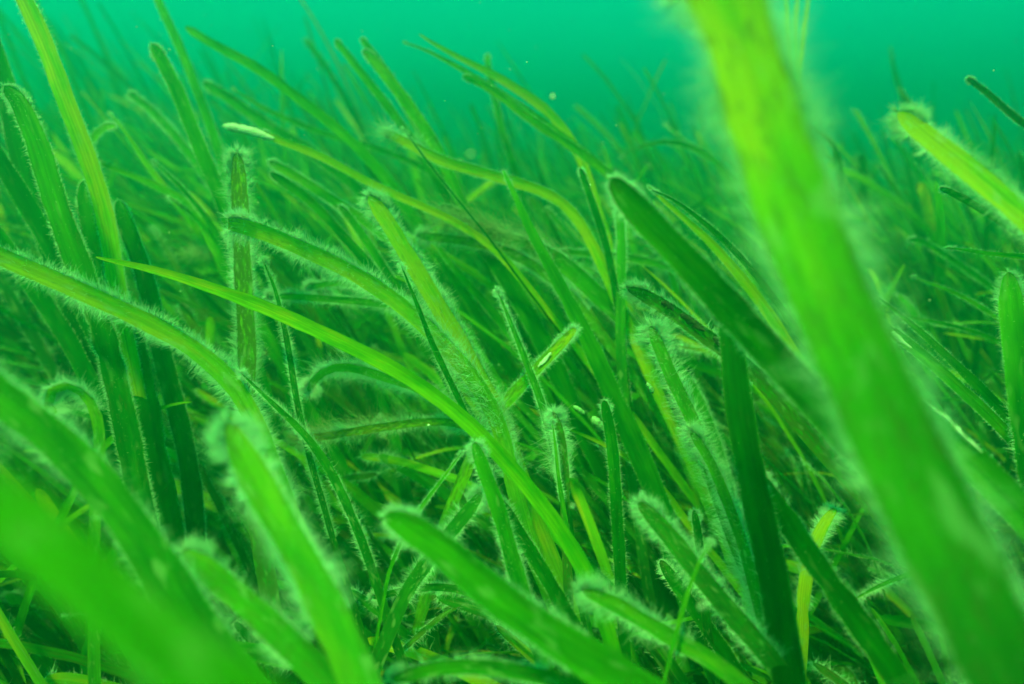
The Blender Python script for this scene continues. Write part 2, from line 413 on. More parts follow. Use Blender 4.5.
 [(4,86),(14,98),(26,128),(42,172),(58,216),(78,268),(98,320),(118,380),(134,440),(148,520)],3.0,3.0,26,.34,.5,.03,.3,.15,'r'),
('left edge dark blade', 'dark green blade rising along the left edge beside the curled tip left blade',
 [(-30,-20),(-14,30),(4,80),(16,130),(34,190),(52,250),(72,310),(96,380),(116,450)],3.9,3.6,20,.20,.2,.02,.1,.2,'r'),
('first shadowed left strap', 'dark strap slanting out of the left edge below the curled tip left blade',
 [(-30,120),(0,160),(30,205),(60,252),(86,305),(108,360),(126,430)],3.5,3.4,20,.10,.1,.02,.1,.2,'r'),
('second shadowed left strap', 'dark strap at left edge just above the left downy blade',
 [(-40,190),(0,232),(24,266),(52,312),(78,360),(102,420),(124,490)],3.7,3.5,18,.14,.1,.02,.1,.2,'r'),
('broad lower left strap', 'broad plain green strap standing upright left of the crescent, with beaded edges',
 [(84,180),(98,230),(112,285),(128,340),(142,400),(154,460),(166,530),(180,600)],3.4,3.2,26,.16,.25,.02,.15,.1,'r'),
('beaded edge strap', 'green strap with a beaded pale margin, just right of the broad lower left strap',
 [(118,200),(134,250),(148,305),(162,362),(176,420),(188,480),(200,550)],3.6,3.4,20,.14,.5,.018,.1,.1,'r'),
('mid green round tip blade', 'mid green round-tipped blade leaning left, above and left of the brown upright blade',
 [(152,44),(160,60),(172,88),(186,120),(200,152),(214,186),(228,225),(240,270),(252,330)],3.9,3.9,15,.32,.35,.025,.1,.1,'r'),
('long thin top blade', 'long thin green blade crossing the top edge above the mid green round tip blade',
 [(146,-30),(158,2),(172,32),(188,68),(204,104),(218,142),(232,190),(246,250)],4.9,4.6,9,.42,.3,.03,.1,.1,'r'),
('needle blade', 'slender clean blade with small round tip drifting left across the water at upper left',
 [(185,27),(206,40),(232,54),(262,70),(292,90),(322,114),(352,142),(386,180),(420,230)],4.8,4.5,10,.50,.0,.02,.05,.4,'r'),
('hazy slanting blade', 'hazy green blade with downy end, left of the white-tipped blade above it',
 [(203,83),(226,95),(252,112),(278,130),(306,148),(340,174),(380,214)],5.3,5.0,12,.30,.6,.03,.1,.4,'r'),
('hazy thin arch', 'hazy thin pale blade running almost flat beneath the needle blade',
 [(232,88),(262,106),(296,122),(330,136),(366,146),(406,160),(446,184),(480,220)],5.2,5.0,6,.45,.5,.02,.1,.4,'p'),
('white-tipped blade', 'thin lime blade ending in a bleached white tip, above the brown upright blade',
 [(262,133),(284,142),(306,150),(332,162),(358,178),(386,192),(420,206),(456,224),(494,250),(530,290)],3.9,3.8,8,.92,.1,.02,.05,.4,'t'),
('downy left sprig', 'pale downy blade tip left of the mid green round tip blade',
 [(129,94),(140,102),(154,115),(170,132),(188,154),(208,182),(228,214)],5.0,4.8,9,.32,1.0,.04,.2,.3,'r'),
('bright thin left blade', 'thin bright green blade slanting under the downy left sprig',
 [(108,112),(124,132),(142,158),(160,184),(178,206),(198,230),(220,262)],4.6,4.5,8,.66,.2,.02,.1,.2,'p'),
('broad bright left blade', 'brighter flat-lying blade ending among the haze left of the brown upright blade',
 [(90,160),(112,168),(138,178),(164,190),(186,203),(208,226),(226,260)],4.4,4.3,12,.55,.2,.02,.1,.4,'p'),
('dark sprig', 'dark narrow tip between the broad bright left blade and the brown upright blade',
 [(152,160),(168,174),(184,190),(198,206),(214,226),(232,256)],4.2,4.2,8,.22,.3,.02,.1,.2,'p'),
('crooked small tip', 'small crooked pale tip bent over at upper left beside the tall bright left blade',
 [(116,126),(104,127),(94,138),(88,152),(92,180),(100,220)],4.3,4.3,9,.60,.9,.03,.4,.2,'r'),
('upper paired blade', 'furry upper blade of the close pair right of the brown upright blade',
 [(269,162),(290,172),(312,186),(338,204),(364,222),(392,244),(424,276),(456,322)],4.1,3.9,11,.56,.7,.03,.1,.3,'r'),
('lower paired blade', 'clean darker lower blade of the close pair right of the brown upright blade',
 [(270,173),(286,184),(306,200),(328,222),(350,246),(372,272),(396,306)],3.9,3.8,11,.26,.2,.02,.1,.2,'r'),
('rounded inner blade', 'small round-tipped green blade under the close pair, with pale outline',
 [(339,206),(350,220),(364,240),(380,264),(396,290),(414,322)],3.9,3.8,10,.28,.5,.022,.1,.2,'r'),
# --- centre top
('olive broad tip blade', 'broad olive blade tip leaning left at top centre',
 [(363,50),(376,64),(392,84),(410,108),(428,134),(444,160),(462,196),(484,240)],4.4,4.2,13,.50,.4,.02,.5,.1,'r'),
('blade behind olive blade', 'narrow dark blade tucked behind the broad olive blade tip at top centre',
 [(361,38),(376,56),(396,84),(414,114),(432,146),(450,186)],4.7,4.5,7,.22,.2,.02,.1,.1,'r'),
('far left of olive blade', 'green blade tip immediately left of the broad olive blade tip',
 [(335,40),(348,54),(364,74),(384,98),(406,130),(430,170)],4.8,4.6,9,.40,.2,.02,.2,.2,'r'),
('upper lime streamer', 'lime blade streaming left, upper one of the crossing streamers in the open water',
 [(419,34),(440,46),(466,60),(494,75),(520,92),(544,110),(562,130),(580,160),(596,210)],4.5,4.4,10,.90,.0,.02,.1,.4,'p'),
('pale long streamer', 'very thin pale streamer just under the upper lime streamer',
 [(403,42),(430,52),(458,68),(490,86),(530,112),(566,138),(604,166),(640,196),(676,236)],4.6,4.3,5,.55,.4,.015,.1,.4,'p'),
('olive streamer', 'olive round-tipped streamer, lowest of the crossing streamers in the open water',
 [(463,76),(480,84),(504,100),(530,120),(556,138),(584,156),(612,178),(642,206),(676,240),(712,284)],4.3,4.1,9,.60,.3,.02,.4,.3,'r'),
('curly tipped blade', 'lime blade ending in a curly woolly tip, upper centre',
 [(384,132),(404,142),(426,154),(450,164),(478,172),(506,180),(536,188),(562,200),(582,222),(600,256),(618,300)],4.0,3.8,11,.95,.3,.02,.3,.4,'r'),
('grey straw', 'thin stiff whitish straw slanting beside the curly tipped blade',
 [(402,127),(416,146),(432,168),(450,190),(468,212),(488,236),(512,268)],3.8,3.7,2.6,.05,.2,.01,.3,.1,'p'),
('thin far stalk', 'thin hazy upright stalk beneath the crossing streamers',
 [(487,54),(490,74),(496,98),(502,124),(510,152),(520,190)],5.6,5.4,7,.22,.3,.02,.1,.1,'r'),
('drooping far arc', 'hazy pale arc drooping left, between the olive streamer and the broad spotted blade',
 [(620,158),(632,150),(648,144),(668,141),(690,146),(716,162),(740,190)],5.4,5.2,6,.45,.6,.02,.1,.4,'p'),
('lime right streamer', 'lime streak of blade emerging behind the blurred dark blade tip',
 [(648,186),(668,204),(692,226),(716,250),(740,278),(764,310),(790,350)],3.6,3.4,12,.88,.2,.02,.1,.3,'p'),
('dark right streamer', 'dark blade lying along the lime streak behind the blurred dark blade',
 [(652,190),(676,202),(702,222),(728,246),(756,276),(786,316)],3.4,3.3,7,.18,.2,.02,.1,.3,'p'),
('thick green mid blade', 'thick smooth green blade beneath the furry brown cloud, centre',
 [(440,206),(462,222),(486,250),(508,282),(530,318),(552,358),(574,402),(596,452)],4.1,3.8,20,.26,.1,.02,.05,.2,'r'),
('straight twig blade', 'thin dark upright blade crossing behind the tall clean blade, right of centre',
 [(580,168),(590,196),(600,226),(610,262),(618,300),(624,350),(630,420)],3.8,3.7,8,.10,.2,.02,.1,.1,'r'),
('short upright tip', 'short upright furry tip standing left of the blurred dark blade',
 [(619,206),(621,226),(622,250),(622,280),(622,320)],3.8,3.7,11,.34,.9,.035,.3,.1,'r'),
('lower left mid streamer', 'green blade leaning left under the broad fuzzy centre blade head',
 [(420,226),(440,246),(464,276),(492,310),(520,350),(546,400)],4.2,4.0,12,.42,.1,.02,.05,.2,'p'),
('flat brown floss blade', 'brownish woolly blade lying flat in the centre behind the tall clean blade',
 [(418,236),(446,238),(480,244),(514,256),(546,276),(576,304),(604,340)],4.0,3.9,11,.66,1.0,.05,.7,.4,'r'),
('long flat right blade', 'pale blade lying almost flat behind the short upright tip',
 [(560,252),(590,254),(622,258),(654,264),(690,276),(730,300)],4.3,4.2,8,.5,.8,.03,.4,.4,'r'),
# --- right side
('first lime reed', 'leftmost of three thin lime reeds standing at the top edge behind the broad spotted blade',
 [(783,-40),(785,-10),(787,30),(790,70),(795,120),(800,180)],6.2,6.0,5,.9,.2,.02,.1,.1,'p'),
('second lime reed', 'middle of three thin lime reeds standing at the top edge behind the broad spotted blade',
 [(800,-36),(797,0),(795,35),(797,80),(803,130),(812,190)],6.3,6.1,4,.85,.2,.02,.1,.1,'p'),
('third lime reed', 'rightmost of three thin lime reeds standing at the top edge behind the broad spotted blade',
 [(811,-30),(808,0),(803,40),(799,80),(800,140),(806,200)],6.4,6.2,5,.88,.3,.02,.1,.1,'p'),
('faint dark wedge', 'faint dark upright blade in the blue haze at upper right',
 [(890,46),(898,80),(910,120),(918,170),(922,220),(926,290)],8.8,8.6,13,.15,.1,.02,.1,.1,'p'),
('brown edged tip', 'narrow brown-edged blade slanting in the open water near the right edge',
 [(967,78),(982,88),(1000,104),(1020,120),(1050,142),(1090,180)],3.8,3.6,7,.30,.3,.02,.9,.2,'r'),
('thin right arc', 'thin dark arc of blade just right of the broad spotted blade at upper right',
 [(804,124),(818,132),(832,146),(840,170),(840,204),(834,250),(832,310)],5.0,4.9,9,.16,.2,.02,.1,.3,'p'),
('small dark right blade', 'small dark green blade just beneath the pale tipped right blade',
 [(940,188),(958,196),(982,210),(1008,226),(1040,248)],3.2,3.1,8,.20,.1,.02,.1,.3,'r'),
('flat light right blade', 'pointed light green blade lying flat at the right edge',
 [(945,248),(966,250),(992,254),(1024,257),(1066,266),(1110,300)],3.3,3.2,8,.50,.1,.02,.05,.3,'p'),
('split bright streak', 'thin bright green blade between the flat light right blade and the torn white tip',
 [(912,276),(932,284),(958,294),(986,310),(1016,330),(1050,360)],4.0,3.9,5,.72,.1,.02,.1,.3,'p'),
('curled downy right blade', 'pale blade with a small curled downy head, above the thin bright streak at right',
 [(908,240),(922,240),(944,254),(970,270),(996,288),(1026,312),(1060,350)],4.6,4.4,7,.40,.8,.025,.3,.3,'r'),
('thin horizontal line blade', 'very thin blade running nearly flat right of the broad spotted blade',
 [(874,310),(906,316),(938,322),(970,330),(1000,342),(1040,366)],3.9,3.8,4,.38,.1,.02,.1,.3,'p'),
('torn white tip blade', 'bright green blade with a torn whitish tip beside the broad spotted blade',
 [(890,330),(906,342),(930,362),(956,386),(984,412),(1016,446),(1050,490)],3.0,2.8,12,.50,.2,.02,.2,.3,'t'),
('parallel right blade', 'smooth green blade running parallel above the torn white tip blade',
 [(876,296),(900,316),(930,342),(962,372),(994,404),(1030,442),(1070,490)],3.3,3.1,11,.34,.1,.02,.05,.3,'p'),
('inner right strap', 'dark strap deep in shade between the bright right blade and the parallel right blade',
 [(880,380),(910,410),(946,446),(984,486),(1024,530)],3.2,3.1,14,.06,.1,.02,.1,.3,'r'),
('right pale edge blade', 'blade with white frayed edge between the torn white tip and bright right blades',
 [(900,372),(918,396),(938,418),(962,444),(990,474),(1030,520)],2.7,2.6,8,.55,.8,.03,.4,.3,'p'),
]

things = []          # (root object, label, short name, P, W, lime, fuzz, is_hero)
def describe(o, label, cat, group=None):
    o['label'] = label; o['category'] = cat
    if group: o['group'] = group

EG = 'seagrass blades of the meadow'
def to_ground(P, spread=.35):
    e = P[-1]; T = nrm(P[-1]-P[-3])
    z = e[2]
    hd = np.array([T[0], T[1], 0.0])
    base = np.array([e[0], e[1], 0]) + hd*z*.55 + np.array([.35, .0, 0])*z*.35
    p1 = e + T*z*.35
    p2 = np.array([base[0], base[1], z*.4])
    t = np.linspace(0, 1, 26)[1:, None]
    return np.vstack([P, (1-t)**3*e + 3*(1-t)**2*t*p1 + 3*(1-t)*t*t*p2 + t**3*base])

def frames(P, roll, nvis_frac=1.0):
    T = nrm(np.gradient(P, axis=0))
    S0 = np.zeros_like(P)
    V = nrm(P[0]+(P[min(8, len(P)-1)]-P[0])*.5 - CAM)
    n = len(P)
    # broad side towards the reader at the tip, then parallel transport with a slight twist
    s = nrm(np.cross(T[0], nrm(P[0]-CAM)))
    for i in range(n):
        want = np.cross(T[i], nrm(P[i]-CAM))
        l = np.linalg.norm(want)
        if i < n*nvis_frac and l > .15:
            want = want/l
            if want @ s < 0: want = -want
            s = s*.6 + want*.4
        s = s - T[i]*(s @ T[i]); s = s/np.linalg.norm(s)
        S0[i] = s
    ang = roll + .25*np.sin(np.linspace(0, 3, n)+roll*9)
    Sd = rot_about(S0, T, np.broadcast_to(ang, (n,)))
    Nn = nrm(np.cross(Sd, T))
    return T, Sd, Nn

hero_P = {}
for k, h in enumerate(HERO):
    short, label, pts, dt, de, wpx, lime, fz, flen, age, roll, tip = h
    r = np.random.default_rng(100+k)
    ds = np.linspace(dt, de, len(pts))
    P3 = np.array([at(x, y, d) for (x, y), d in zip(pts, ds)])
    P3 = catmull(P3, 60)
    full = to_ground(P3)
    vis = np.linalg.norm(np.diff(P3, axis=0), axis=1).sum()
    nn = 84
    P, tot = resample(full, nn)
    if tip != 'p' or wpx > 10:   # a faint waviness of the strap
        pass
    Wd = wpx*(dt+de)/2/F_PX*(1-.10*min(1, fz))
    kk = np.linspace(0, 1, nn)[:, None]*tot
    P = P + (np.sin(kk*2.3+k)*np.array([.012, .012, .008]) + np.sin(kk*6.1+2*k)*np.array([.003, .005, .003]))*min(1, Wd/.08)*np.clip(kk/.3, 0, 1)
    T, Sd, Nn = frames(P, roll, vis/tot)
    # finer steps at the rounded tip
    sa = np.linspace(0, tot, nn)
    fine = np.r_[np.linspace(0, Wd*1.1, 9)[:-1], np.linspace(Wd*1.1, tot, nn)]
    ip = lambda A: np.stack([np.interp(fine, sa, A[:, c]) for c in range(3)], 1)
    P, Sd, Nn = ip(P), nrm(ip(Sd)), nrm(ip(Nn))
    # gentle ripple of the surface
    rip = .10*Wd*np.sin(fine/Wd*.55+k)*np.clip(fine/Wd, 0, 1)
    Pm = P + Nn*rip[:, None]
    Wv = width_profile(fine, tot, Wd, tip)
    Wv = Wv*(1+.035*np.sin(fine/Wd*1.7+k*2)+.025*np.sin(fine/Wd*4.1+k)+.02*r.normal(size=len(fine))*np.clip(fine/Wd-1, 0, 1))
    for q in r.integers(14, 70, 2): Wv[q] *= r.uniform(.80, .93)      # nicks
    base = P[-1].copy()
    V, Q, U = ribbon(Pm[None], Sd[None], Nn[None], Wv[None], 7, .07)
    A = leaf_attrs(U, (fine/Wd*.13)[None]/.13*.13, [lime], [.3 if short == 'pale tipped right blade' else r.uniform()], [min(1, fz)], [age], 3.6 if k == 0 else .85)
    root = bpy.data.objects.new('seagrass_blade', None); S.collection.objects.link(root)
    root.location = base.tolist(); root.empty_display_size = .1
    describe(root, label, 'seagrass blade', EG)
    link('leaf', mesh_from('leaf', V-base, Q, M_LEAF, A), root)
    if fz > .04:
        visf = min(1.0, (vis*1.15)/tot)
        cnt = int(420 + 3300*fz*min(2.6, vis)*(.55 if dt > 4.2 else 1.0)*(.065/max(flen, .02))**.25)
        if dt > 4.2: cnt = int(cnt*.6)
        hw = .0012*(dt+de)/2/2.6 + .0003
        Hv, Hq = fuzz_on(Pm, Sd, Nn, Wv, int(cnt*1.15), flen*(.58 if fz < 1 else .72), hw, 3 if fz > .95 else 2, r, 0.0, visf, bias=1.7 if k == 0 else 1.15, edge_share=.97 if dt < 2.5 else .94)
        # a whorl of hair round the tip
        mt = int((cnt/max(vis*visf, .2))*Wd*.75*min(1.2, fz+.2))+8
        q = r.integers(0, 10, mt); sg = np.where(r.uniform(0, 1, mt) < .5, -1., 1.)
        tg = nrm(Pm[0]-Pm[6]); cs = np.clip(Wv[q]/Wd, 0, 1)
        bp = Pm[q] + Sd[q]*(sg*Wv[q]*.48)[:, None]
        bd = nrm(Sd[q]*(sg*cs)[:, None] + tg*np.sqrt(1-cs*cs)[:, None] + Nn[q]*r.normal(0, .4, mt)[:, None] + r.normal(0, .2, (mt, 3)))
        Tv, Tq = hairs(bp, bd, flen*r.uniform(.3, .85, mt), np.full(mt, hw), 3, r)
        o = link('algae_fuzz', mesh_from('algae_fuzz', np.vstack([Hv, Tv])-base, np.vstack([Hq, Tq+len(Hv)]), M_FUZZ), root)
        o['kind'] = 'stuff'
    hero_P[short] = (P, Wv, Sd, Nn, root)
    things.append(dict(root=root, short=short, P=P, W=Wv, hero=True))

# ------------------------------------------------------------------ extra pieces carried by particular blades
def blob(name, centre, axis, length, width, mat, parent=None, seed=0, flat=.8, bend=0.0):
    """small irregular rounded body, ring by ring"""
    r = np.random.default_rng(seed); axis = nrm(np.array(axis, float)); centre = np.array(centre, float)
    a = nrm(np.cross(axis, [0.1, .3, .9])); b = np.cross(axis, a)
    ns, nr = 12, 12
    t = np.linspace(-1, 1, ns); V = []
    for i, q in enumerate(t):
        rad = width*.5*math.sqrt(max(0.002, 1-q*q))*(1+.08*math.sin(i*2.1+seed))
        for j in range(nr):
            f = 2*math.pi*j/nr
            V.append(centre + axis*q*length*.5 + b*bend*(1-q*q) + (a*math.cos(f) + b*math.sin(f)*flat)*rad*(1+.06*r.normal()))
    V = np.array(V)
    Q = np.array([[i*nr+j, i*nr+(j+1) % nr, (i+1)*nr+(j+1) % nr, (i+1)*nr+j] for i in range(ns-1) for j in range(nr)])
    if parent is not None: V = V - np.array(parent.location)
    me = mesh_from(name, V if parent is not None else V-centre, Q, mat)
    return link(name, me, parent, None if parent is not None else centre.tolist())

# bleached end of the white-tipped blade
rt = hero_P['white-tipped blade'][4]
p = [at(223, 126, 3.9), at(236, 128, 3.9), at(250, 131, 3.9), at(274, 138.5, 3.9)]
P = catmull(p, 24); Tt = nrm(np.gradient(P, axis=0)); Sd = nrm(np.cross(Tt, P-CAM)); Nn = np.cross(Sd, Tt)
Wv = .046*(1+.16*np.sin(np.arange(24)*1.9)*np.cos(np.arange(24)*.7))*np.clip((24.5-np.arange(24))/5, .6, 1)*np.sqrt(np.clip(1-(1-np.linspace(0, 1, 24)/.3).clip(0)**2, .02, 1))
ns = 10; ring = []
for i in range(24):
    for j in range(ns):
        f = 2*math.pi*j/ns
        ring.append(P[i] + Sd[i]*math.cos(f)*Wv[i]*.5 + Nn[i]*math.sin(f)*Wv[i]*.28)
Q = np.array([[i*ns+j, i*ns+(j+1) % ns, (i+1)*ns+(j+1) % ns, (i+1)*ns+j] for i in range(23) for j in range(ns)])
o = link('bleached_tip', mesh_from('bleached_tip', np.array(ring)-np.array(rt.location), Q, M_WHITE), rt)
o['label'] = 'bleached white swollen tip'
r = np.random.default_rng(3); q = r.integers(0, 24, 420); f = r.uniform(0, 6.283, 420)
dn = Sd[q]*np.cos(f)[:, None] + Nn[q]*np.sin(f)[:, None]
Hv, Hq = hairs(P[q] + dn*Wv[q][:, None]*.22, nrm(dn + r.normal(0, .5, (420, 3))), r.uniform(.008, .022, 420), np.full(420, .0014), 2, r)
h_ = link('algae_fuzz', mesh_from('algae_fuzz', Hv-np.array(rt.location), Hq, M_FUZZ), o); h_['kind'] = 'stuff'

def patch_on(short, i0, i1, u0, u1, mat, name, label, seed, lift=.004):
    """a ragged patch of crust or rot sitting proud of a blade's face, i0..i1 being distances from the tip"""
    P, W, Sd, Nn, root = hero_P[short]; r = np.random.default_rng(seed)
    arc = np.r_[0, np.cumsum(np.linalg.norm(np.diff(P, axis=0), axis=1))]
    i0, i1 = np.interp([i0, i1], arc, np.arange(len(P)))
    n = 14; ii = np.linspace(i0, i1, n); V = []
    for q, x in enumerate(ii):
        i = int(x); f = x-i; pt = P[i]*(1-f)+P[i+1]*f
        env = math.sin(math.pi*(q+.4)/(n-.2))**.5
        for j, uu in enumerate(np.linspace(0, 1, 4)):
            mid = (u0+u1)/2; hw = (u1-u0)/2*env*(1+.35*r.normal())
            u = mid + (uu*2-1)*hw
            fc = -1 if (Nn[i] @ (P[i]-CAM)) > 0 else 1
            V.append(pt + Sd[i]*u*W[i]*.5 + Nn[i]*fc*(W[i]*.10 + lift*(1 if 0 < j < 3 else .3)) )
    Q = np.array([[a*4+b, a*4+b+1, a*4+b+5, a*4+b+4] for a in range(n-1) for b in range(3)])
    o = link(name, mesh_from(name, np.array(V)-np.array(root.location), Q, mat), root)
    o['label'] = label
def sgn(short, i):
    """which u faces up in the picture"""
    P, W, Sd, Nn, root = hero_P[short]
    return 1 if Sd[i] @ UP > 0 else -1
s_ = sgn('black flecked blade', 12)
for a, b, sd in ((.15, .21, 1), (.24, .36, 2), (.40, .46, 3)):
    u = sorted((s_*.0, s_*.98))
    patch_on('black flecked blade', a, b, u[0], u[1], M_DARK, 'rot_patch', 'black decayed fleck', sd)
patch_on('leaning stump blade', .16, .25, -.3, .4, M_WHITE, 'white_crust', 'white fleck', 5)
patch_on('brown upright blade', 1.02, 1.12, -.6, .1, M_DARK, 'rot_patch', 'dark decayed fleck', 6)
patch_on('torn white tip blade', .01, .11, -.7, .5, M_WHITE, 'white_crust', 'torn whitish end', 7)
s_ = sgn('bright right blade', 13)
u = sorted((s_*.75, s_*1.0)); patch_on('bright right blade', .22, .45, u[0], u[1], M_WHITE, 'white_crust', 'white frayed margin', 8)

# ------------------------------------------------------------------ woolly clumps of filamentous algae
def tuft(label, line, depth, r_px, n, flen_px, mat, seed, drift=(-.55, .15)):
    r = np.random.default_rng(seed)
    P = catmull([at(x, y, d) for (x, y), d in zip(line, np.linspace(depth, depth*1.02, len(line)))], 30)
    sc = depth/F_PX
    i = r.integers(0, 30, n)
    rad = r_px*sc
    Bp = P[i] + r.normal(0, 1, (n, 3))*rad*.34
    D = nrm(r.normal(0, .42, (n, 3)) + np.array([drift[0], 0, drift[1]])*1.3)
    L = flen_px*sc*r.uniform(.4, 1.3, n)
    V, Q = hairs(Bp, D, L, np.full(n, .0022)*depth/3.4*r.uniform(.6, 1.3, n), 6, r, 1.1)
    c = P.mean(0)
    o = link('algae_clump', mesh_from('algae_clump', V-c, Q, mat), None, c.tolist())
    describe(o, label, 'algae', 'woolly algae clumps caught on the blades')
tuft('brownish cloud of woolly algae caught on the blade shoulders in the upper centre', [(440,216),(470,222),(505,232),(540,246),(566,262)], 3.9, 15, 1500, 26, M_TUFT, 1)
tuft('pale ragged algae plume above the flat yellow blade, left of centre', [(322,372),(350,372),(385,378),(410,385)], 3.5, 10, 700, 18, M_FUZZ, 2)
tuft('brown woolly floss wrapped around the flat yellow brown blade', [(292,440),(330,432),(370,426),(410,420)], 3.4, 11, 1100, 20, M_TUFT, 3)
tuft('small tan algae tuft hanging deep in the grass left of the brown upright blade', [(190,252),(202,253),(214,254)], 4.4, 10, 350, 14, M_TUFT, 5)
tuft('curly woolly tuft at the tip of the curly lime blade in upper centre', [(382,132),(392,134),(408,142),(424,152)], 3.98, 8, 420, 17, M_FUZZ, 6, (-.3, .3))
tuft('wispy algae below the small brown knob tip in the centre', [(556,420),(562,440),(560,470)], 2.95, 11, 600, 18, M_FUZZ, 9)
tuft('pale algae wisps trailing on the furry crossing blade roots', [(440,330),(462,360),(482,392),(498,424)], 3.05, 12, 900, 20, M_FUZZ, 10)

# pale eggs stuck to the blades
for (x, y, d, a, L, wd, lb) in (
    (579, 410, 3.25, (.8, 0, -.6), 15, 7, 'small pale oval egg stuck on a dark blade right of centre'),
    (598, 424, 3.2, (.6, 0, -.8), 20, 12, 'larger milky oval egg stuck just below the smaller pale oval egg'),
    (650, 388, 3.1, (.5, 0, -.8), 14, 6, 'milky egg on the blade edge right of the tall clean blade')):
    o = blob('fish_egg', at(x, y, d), a, L*d/F_PX, wd*d/F_PX, M_EGG, None, int(x))
    describe(o, lb, 'egg')

# ------------------------------------------------------------------ the rest of the meadow, blade by blade
def envelope(px, py):
    """nearest allowed depth for a wild blade at this place of the view: the clearing the photographer looks out of"""
    ys = np.array([-50, 40, 90, 140, 200, 300, 400, 500, 600, 700])
    ds = np.array([8.0, 7.0, 5.8, 4.9, 4.2, 3.9, 3.65, 3.3, 3.0, 2.8])
    e = np.interp(py, ys, ds)
    return e

def wild(N, r):
    n = 22
    # positions: denser near, thinning away
    y = r.uniform(0, 1, N)**.80*24 - .5
    x = r.uniform(-1, 1, N)*(5.5 + y*.85) + 1.6
    leftness = np.clip((3-x)/14, 0, 1)
    patch = .5+.5*np.sin(x*.9+1.3*np.sin(y*.5))*np.sin(y*.7+.6*np.sin(x*.4))
    L = r.uniform(3.2, 6.2, N)*(.84+.16*patch) + leftness*1.6*r.uniform(0, 1, N)
    tall = r.uniform(0, 1, N) < np.where((y > 9) & (y < 19), .17, .05)
    L = np.where(tall, L+r.uniform(.6, 1.8, N)*(.5+leftness), L)
    L = np.where((y < 6), L*r.uniform(.42, 1.0, N), L)
    yaw = math.pi + r.normal(0, .5, N)                  # drift towards -x
    yaw = np.where(r.uniform(0, 1, N) < .09, r.uniform(0, 6.28, N), yaw)
    th0 = r.uniform(.0, .22, N); th1 = r.uniform(.5, 1.7, N)
    th1 = np.where(tall, r.uniform(.35, 1.0, N), th1); pw = r.uniform(1.2, 2.6, N)
    s = np.linspace(0, 1, n)
    th = th0[:, None] + th1[:, None]*s[None]**pw[:, None]
    yw = yaw[:, None] + (r.normal(0, .35, N)[:, None])*s[None]
    ds = L[:, None]/(n-1)
    T = np.stack([np.sin(th)*np.cos(yw), np.sin(th)*np.sin(yw), np.cos(th)], -1)
    P = np.concatenate([np.zeros((N, 1, 3)), np.cumsum((T[:, 1:]+T[:, :-1])*.5*ds[..., None], 1)], 1)
    P += np.stack([x, y, np.full(N, -.02)], -1)[:, None, :]
    wob = np.sin(s[None]*r.uniform(4, 9, N)[:, None]+r.uniform(0, 6, N)[:, None])*.05*s[None]
    P[..., 0] += wob; P[..., 1] += wob*.7
    P = P[:, ::-1]                                       # tip first
    T = -T[:, ::-1]
    # flat side: normal lies in the bending plane, then twisted
    up = np.stack([-np.sin(yw), np.cos(yw), np.zeros_like(yw)], -1)[:, ::-1]
    Sd = nrm(up - T*np.sum(up*T, -1, keepdims=True))
    tw = (r.normal(0, .5, N)[:, None] + r.normal(0, .5, N)[:, None]*s[None, :])
    c, sn = np.cos(tw)[..., None], np.sin(tw)[..., None]
    Nn = np.cross(Sd, T)
    Sd2 = Sd*c + Nn*sn
    Nn2 = nrm(np.cross(Sd2, T))
    W = r.uniform(.030, .078, N)
    return P, Sd2, Nn2, W, L

Pc, Sc, Nc, Wc, Lc = wild(50000, rng)
px, py, dd = project(Pc)
ins = (px > -70) & (px < 1094) & (py > -40) & (py < 740)
bad = (ins & (dd > 0) & (dd < envelope(px, py))) | (np.linalg.norm(Pc-CAM, axis=-1) < 1.6)
ok = ~bad.any(1)
# thin: keep all near ones, fewer far ones
keep = ok & (rng.uniform(0, 1, len(ok)) < np.where(Pc[:, -1, 1] < 7, 1.0, .62))
Pc, Sc, Nc, Wc, Lc = Pc[keep], Sc[keep], Nc[keep], Wc[keep], Lc[keep]
NB = len(Pc); print('wild blades', NB)
rr = np.random.default_rng(5)
lime = np.clip(rr.beta(1.1, 1.7, NB), 0, 1); film = rr.uniform(0, 1, NB)**2.0; age = rr.uniform(0, 1, NB)**1.5
rnd = rr.uniform(0, 1, NB); pointed = rr.uniform(0, 1, NB) < .4
n = Pc.shape[1]
# re-space samples so the tip is round
tpar = np.r_[0, .004, .010, .020, .035, np.linspace(.06, 1, 17)]
idx = tpar*(n-1); i0 = np.clip(idx.astype(int), 0, n-2); fr = (idx-i0)[None, :, None]
rs = lambda A: A[:, i0]*(1-fr) + A[:, i0+1]*fr
Pc, Sc, Nc = rs(Pc), nrm(rs(Sc)), nrm(rs(Nc))
sabs = tpar[None]*Lc[:, None]
kr = np.sqrt(np.clip(1-(1-np.clip(sabs/(Wc[:, None]*1.6), 0, 1))**2, 0, 1))
kp = .05+.95*np.clip(sabs/(Wc[:, None]*14), 0, 1)**.62
Wp = Wc[:, None]*np.where(pointed[:, None], kp, kr)*(1-.45*np.clip((tpar[None]-.65)/.35, 0, 1)) + .002

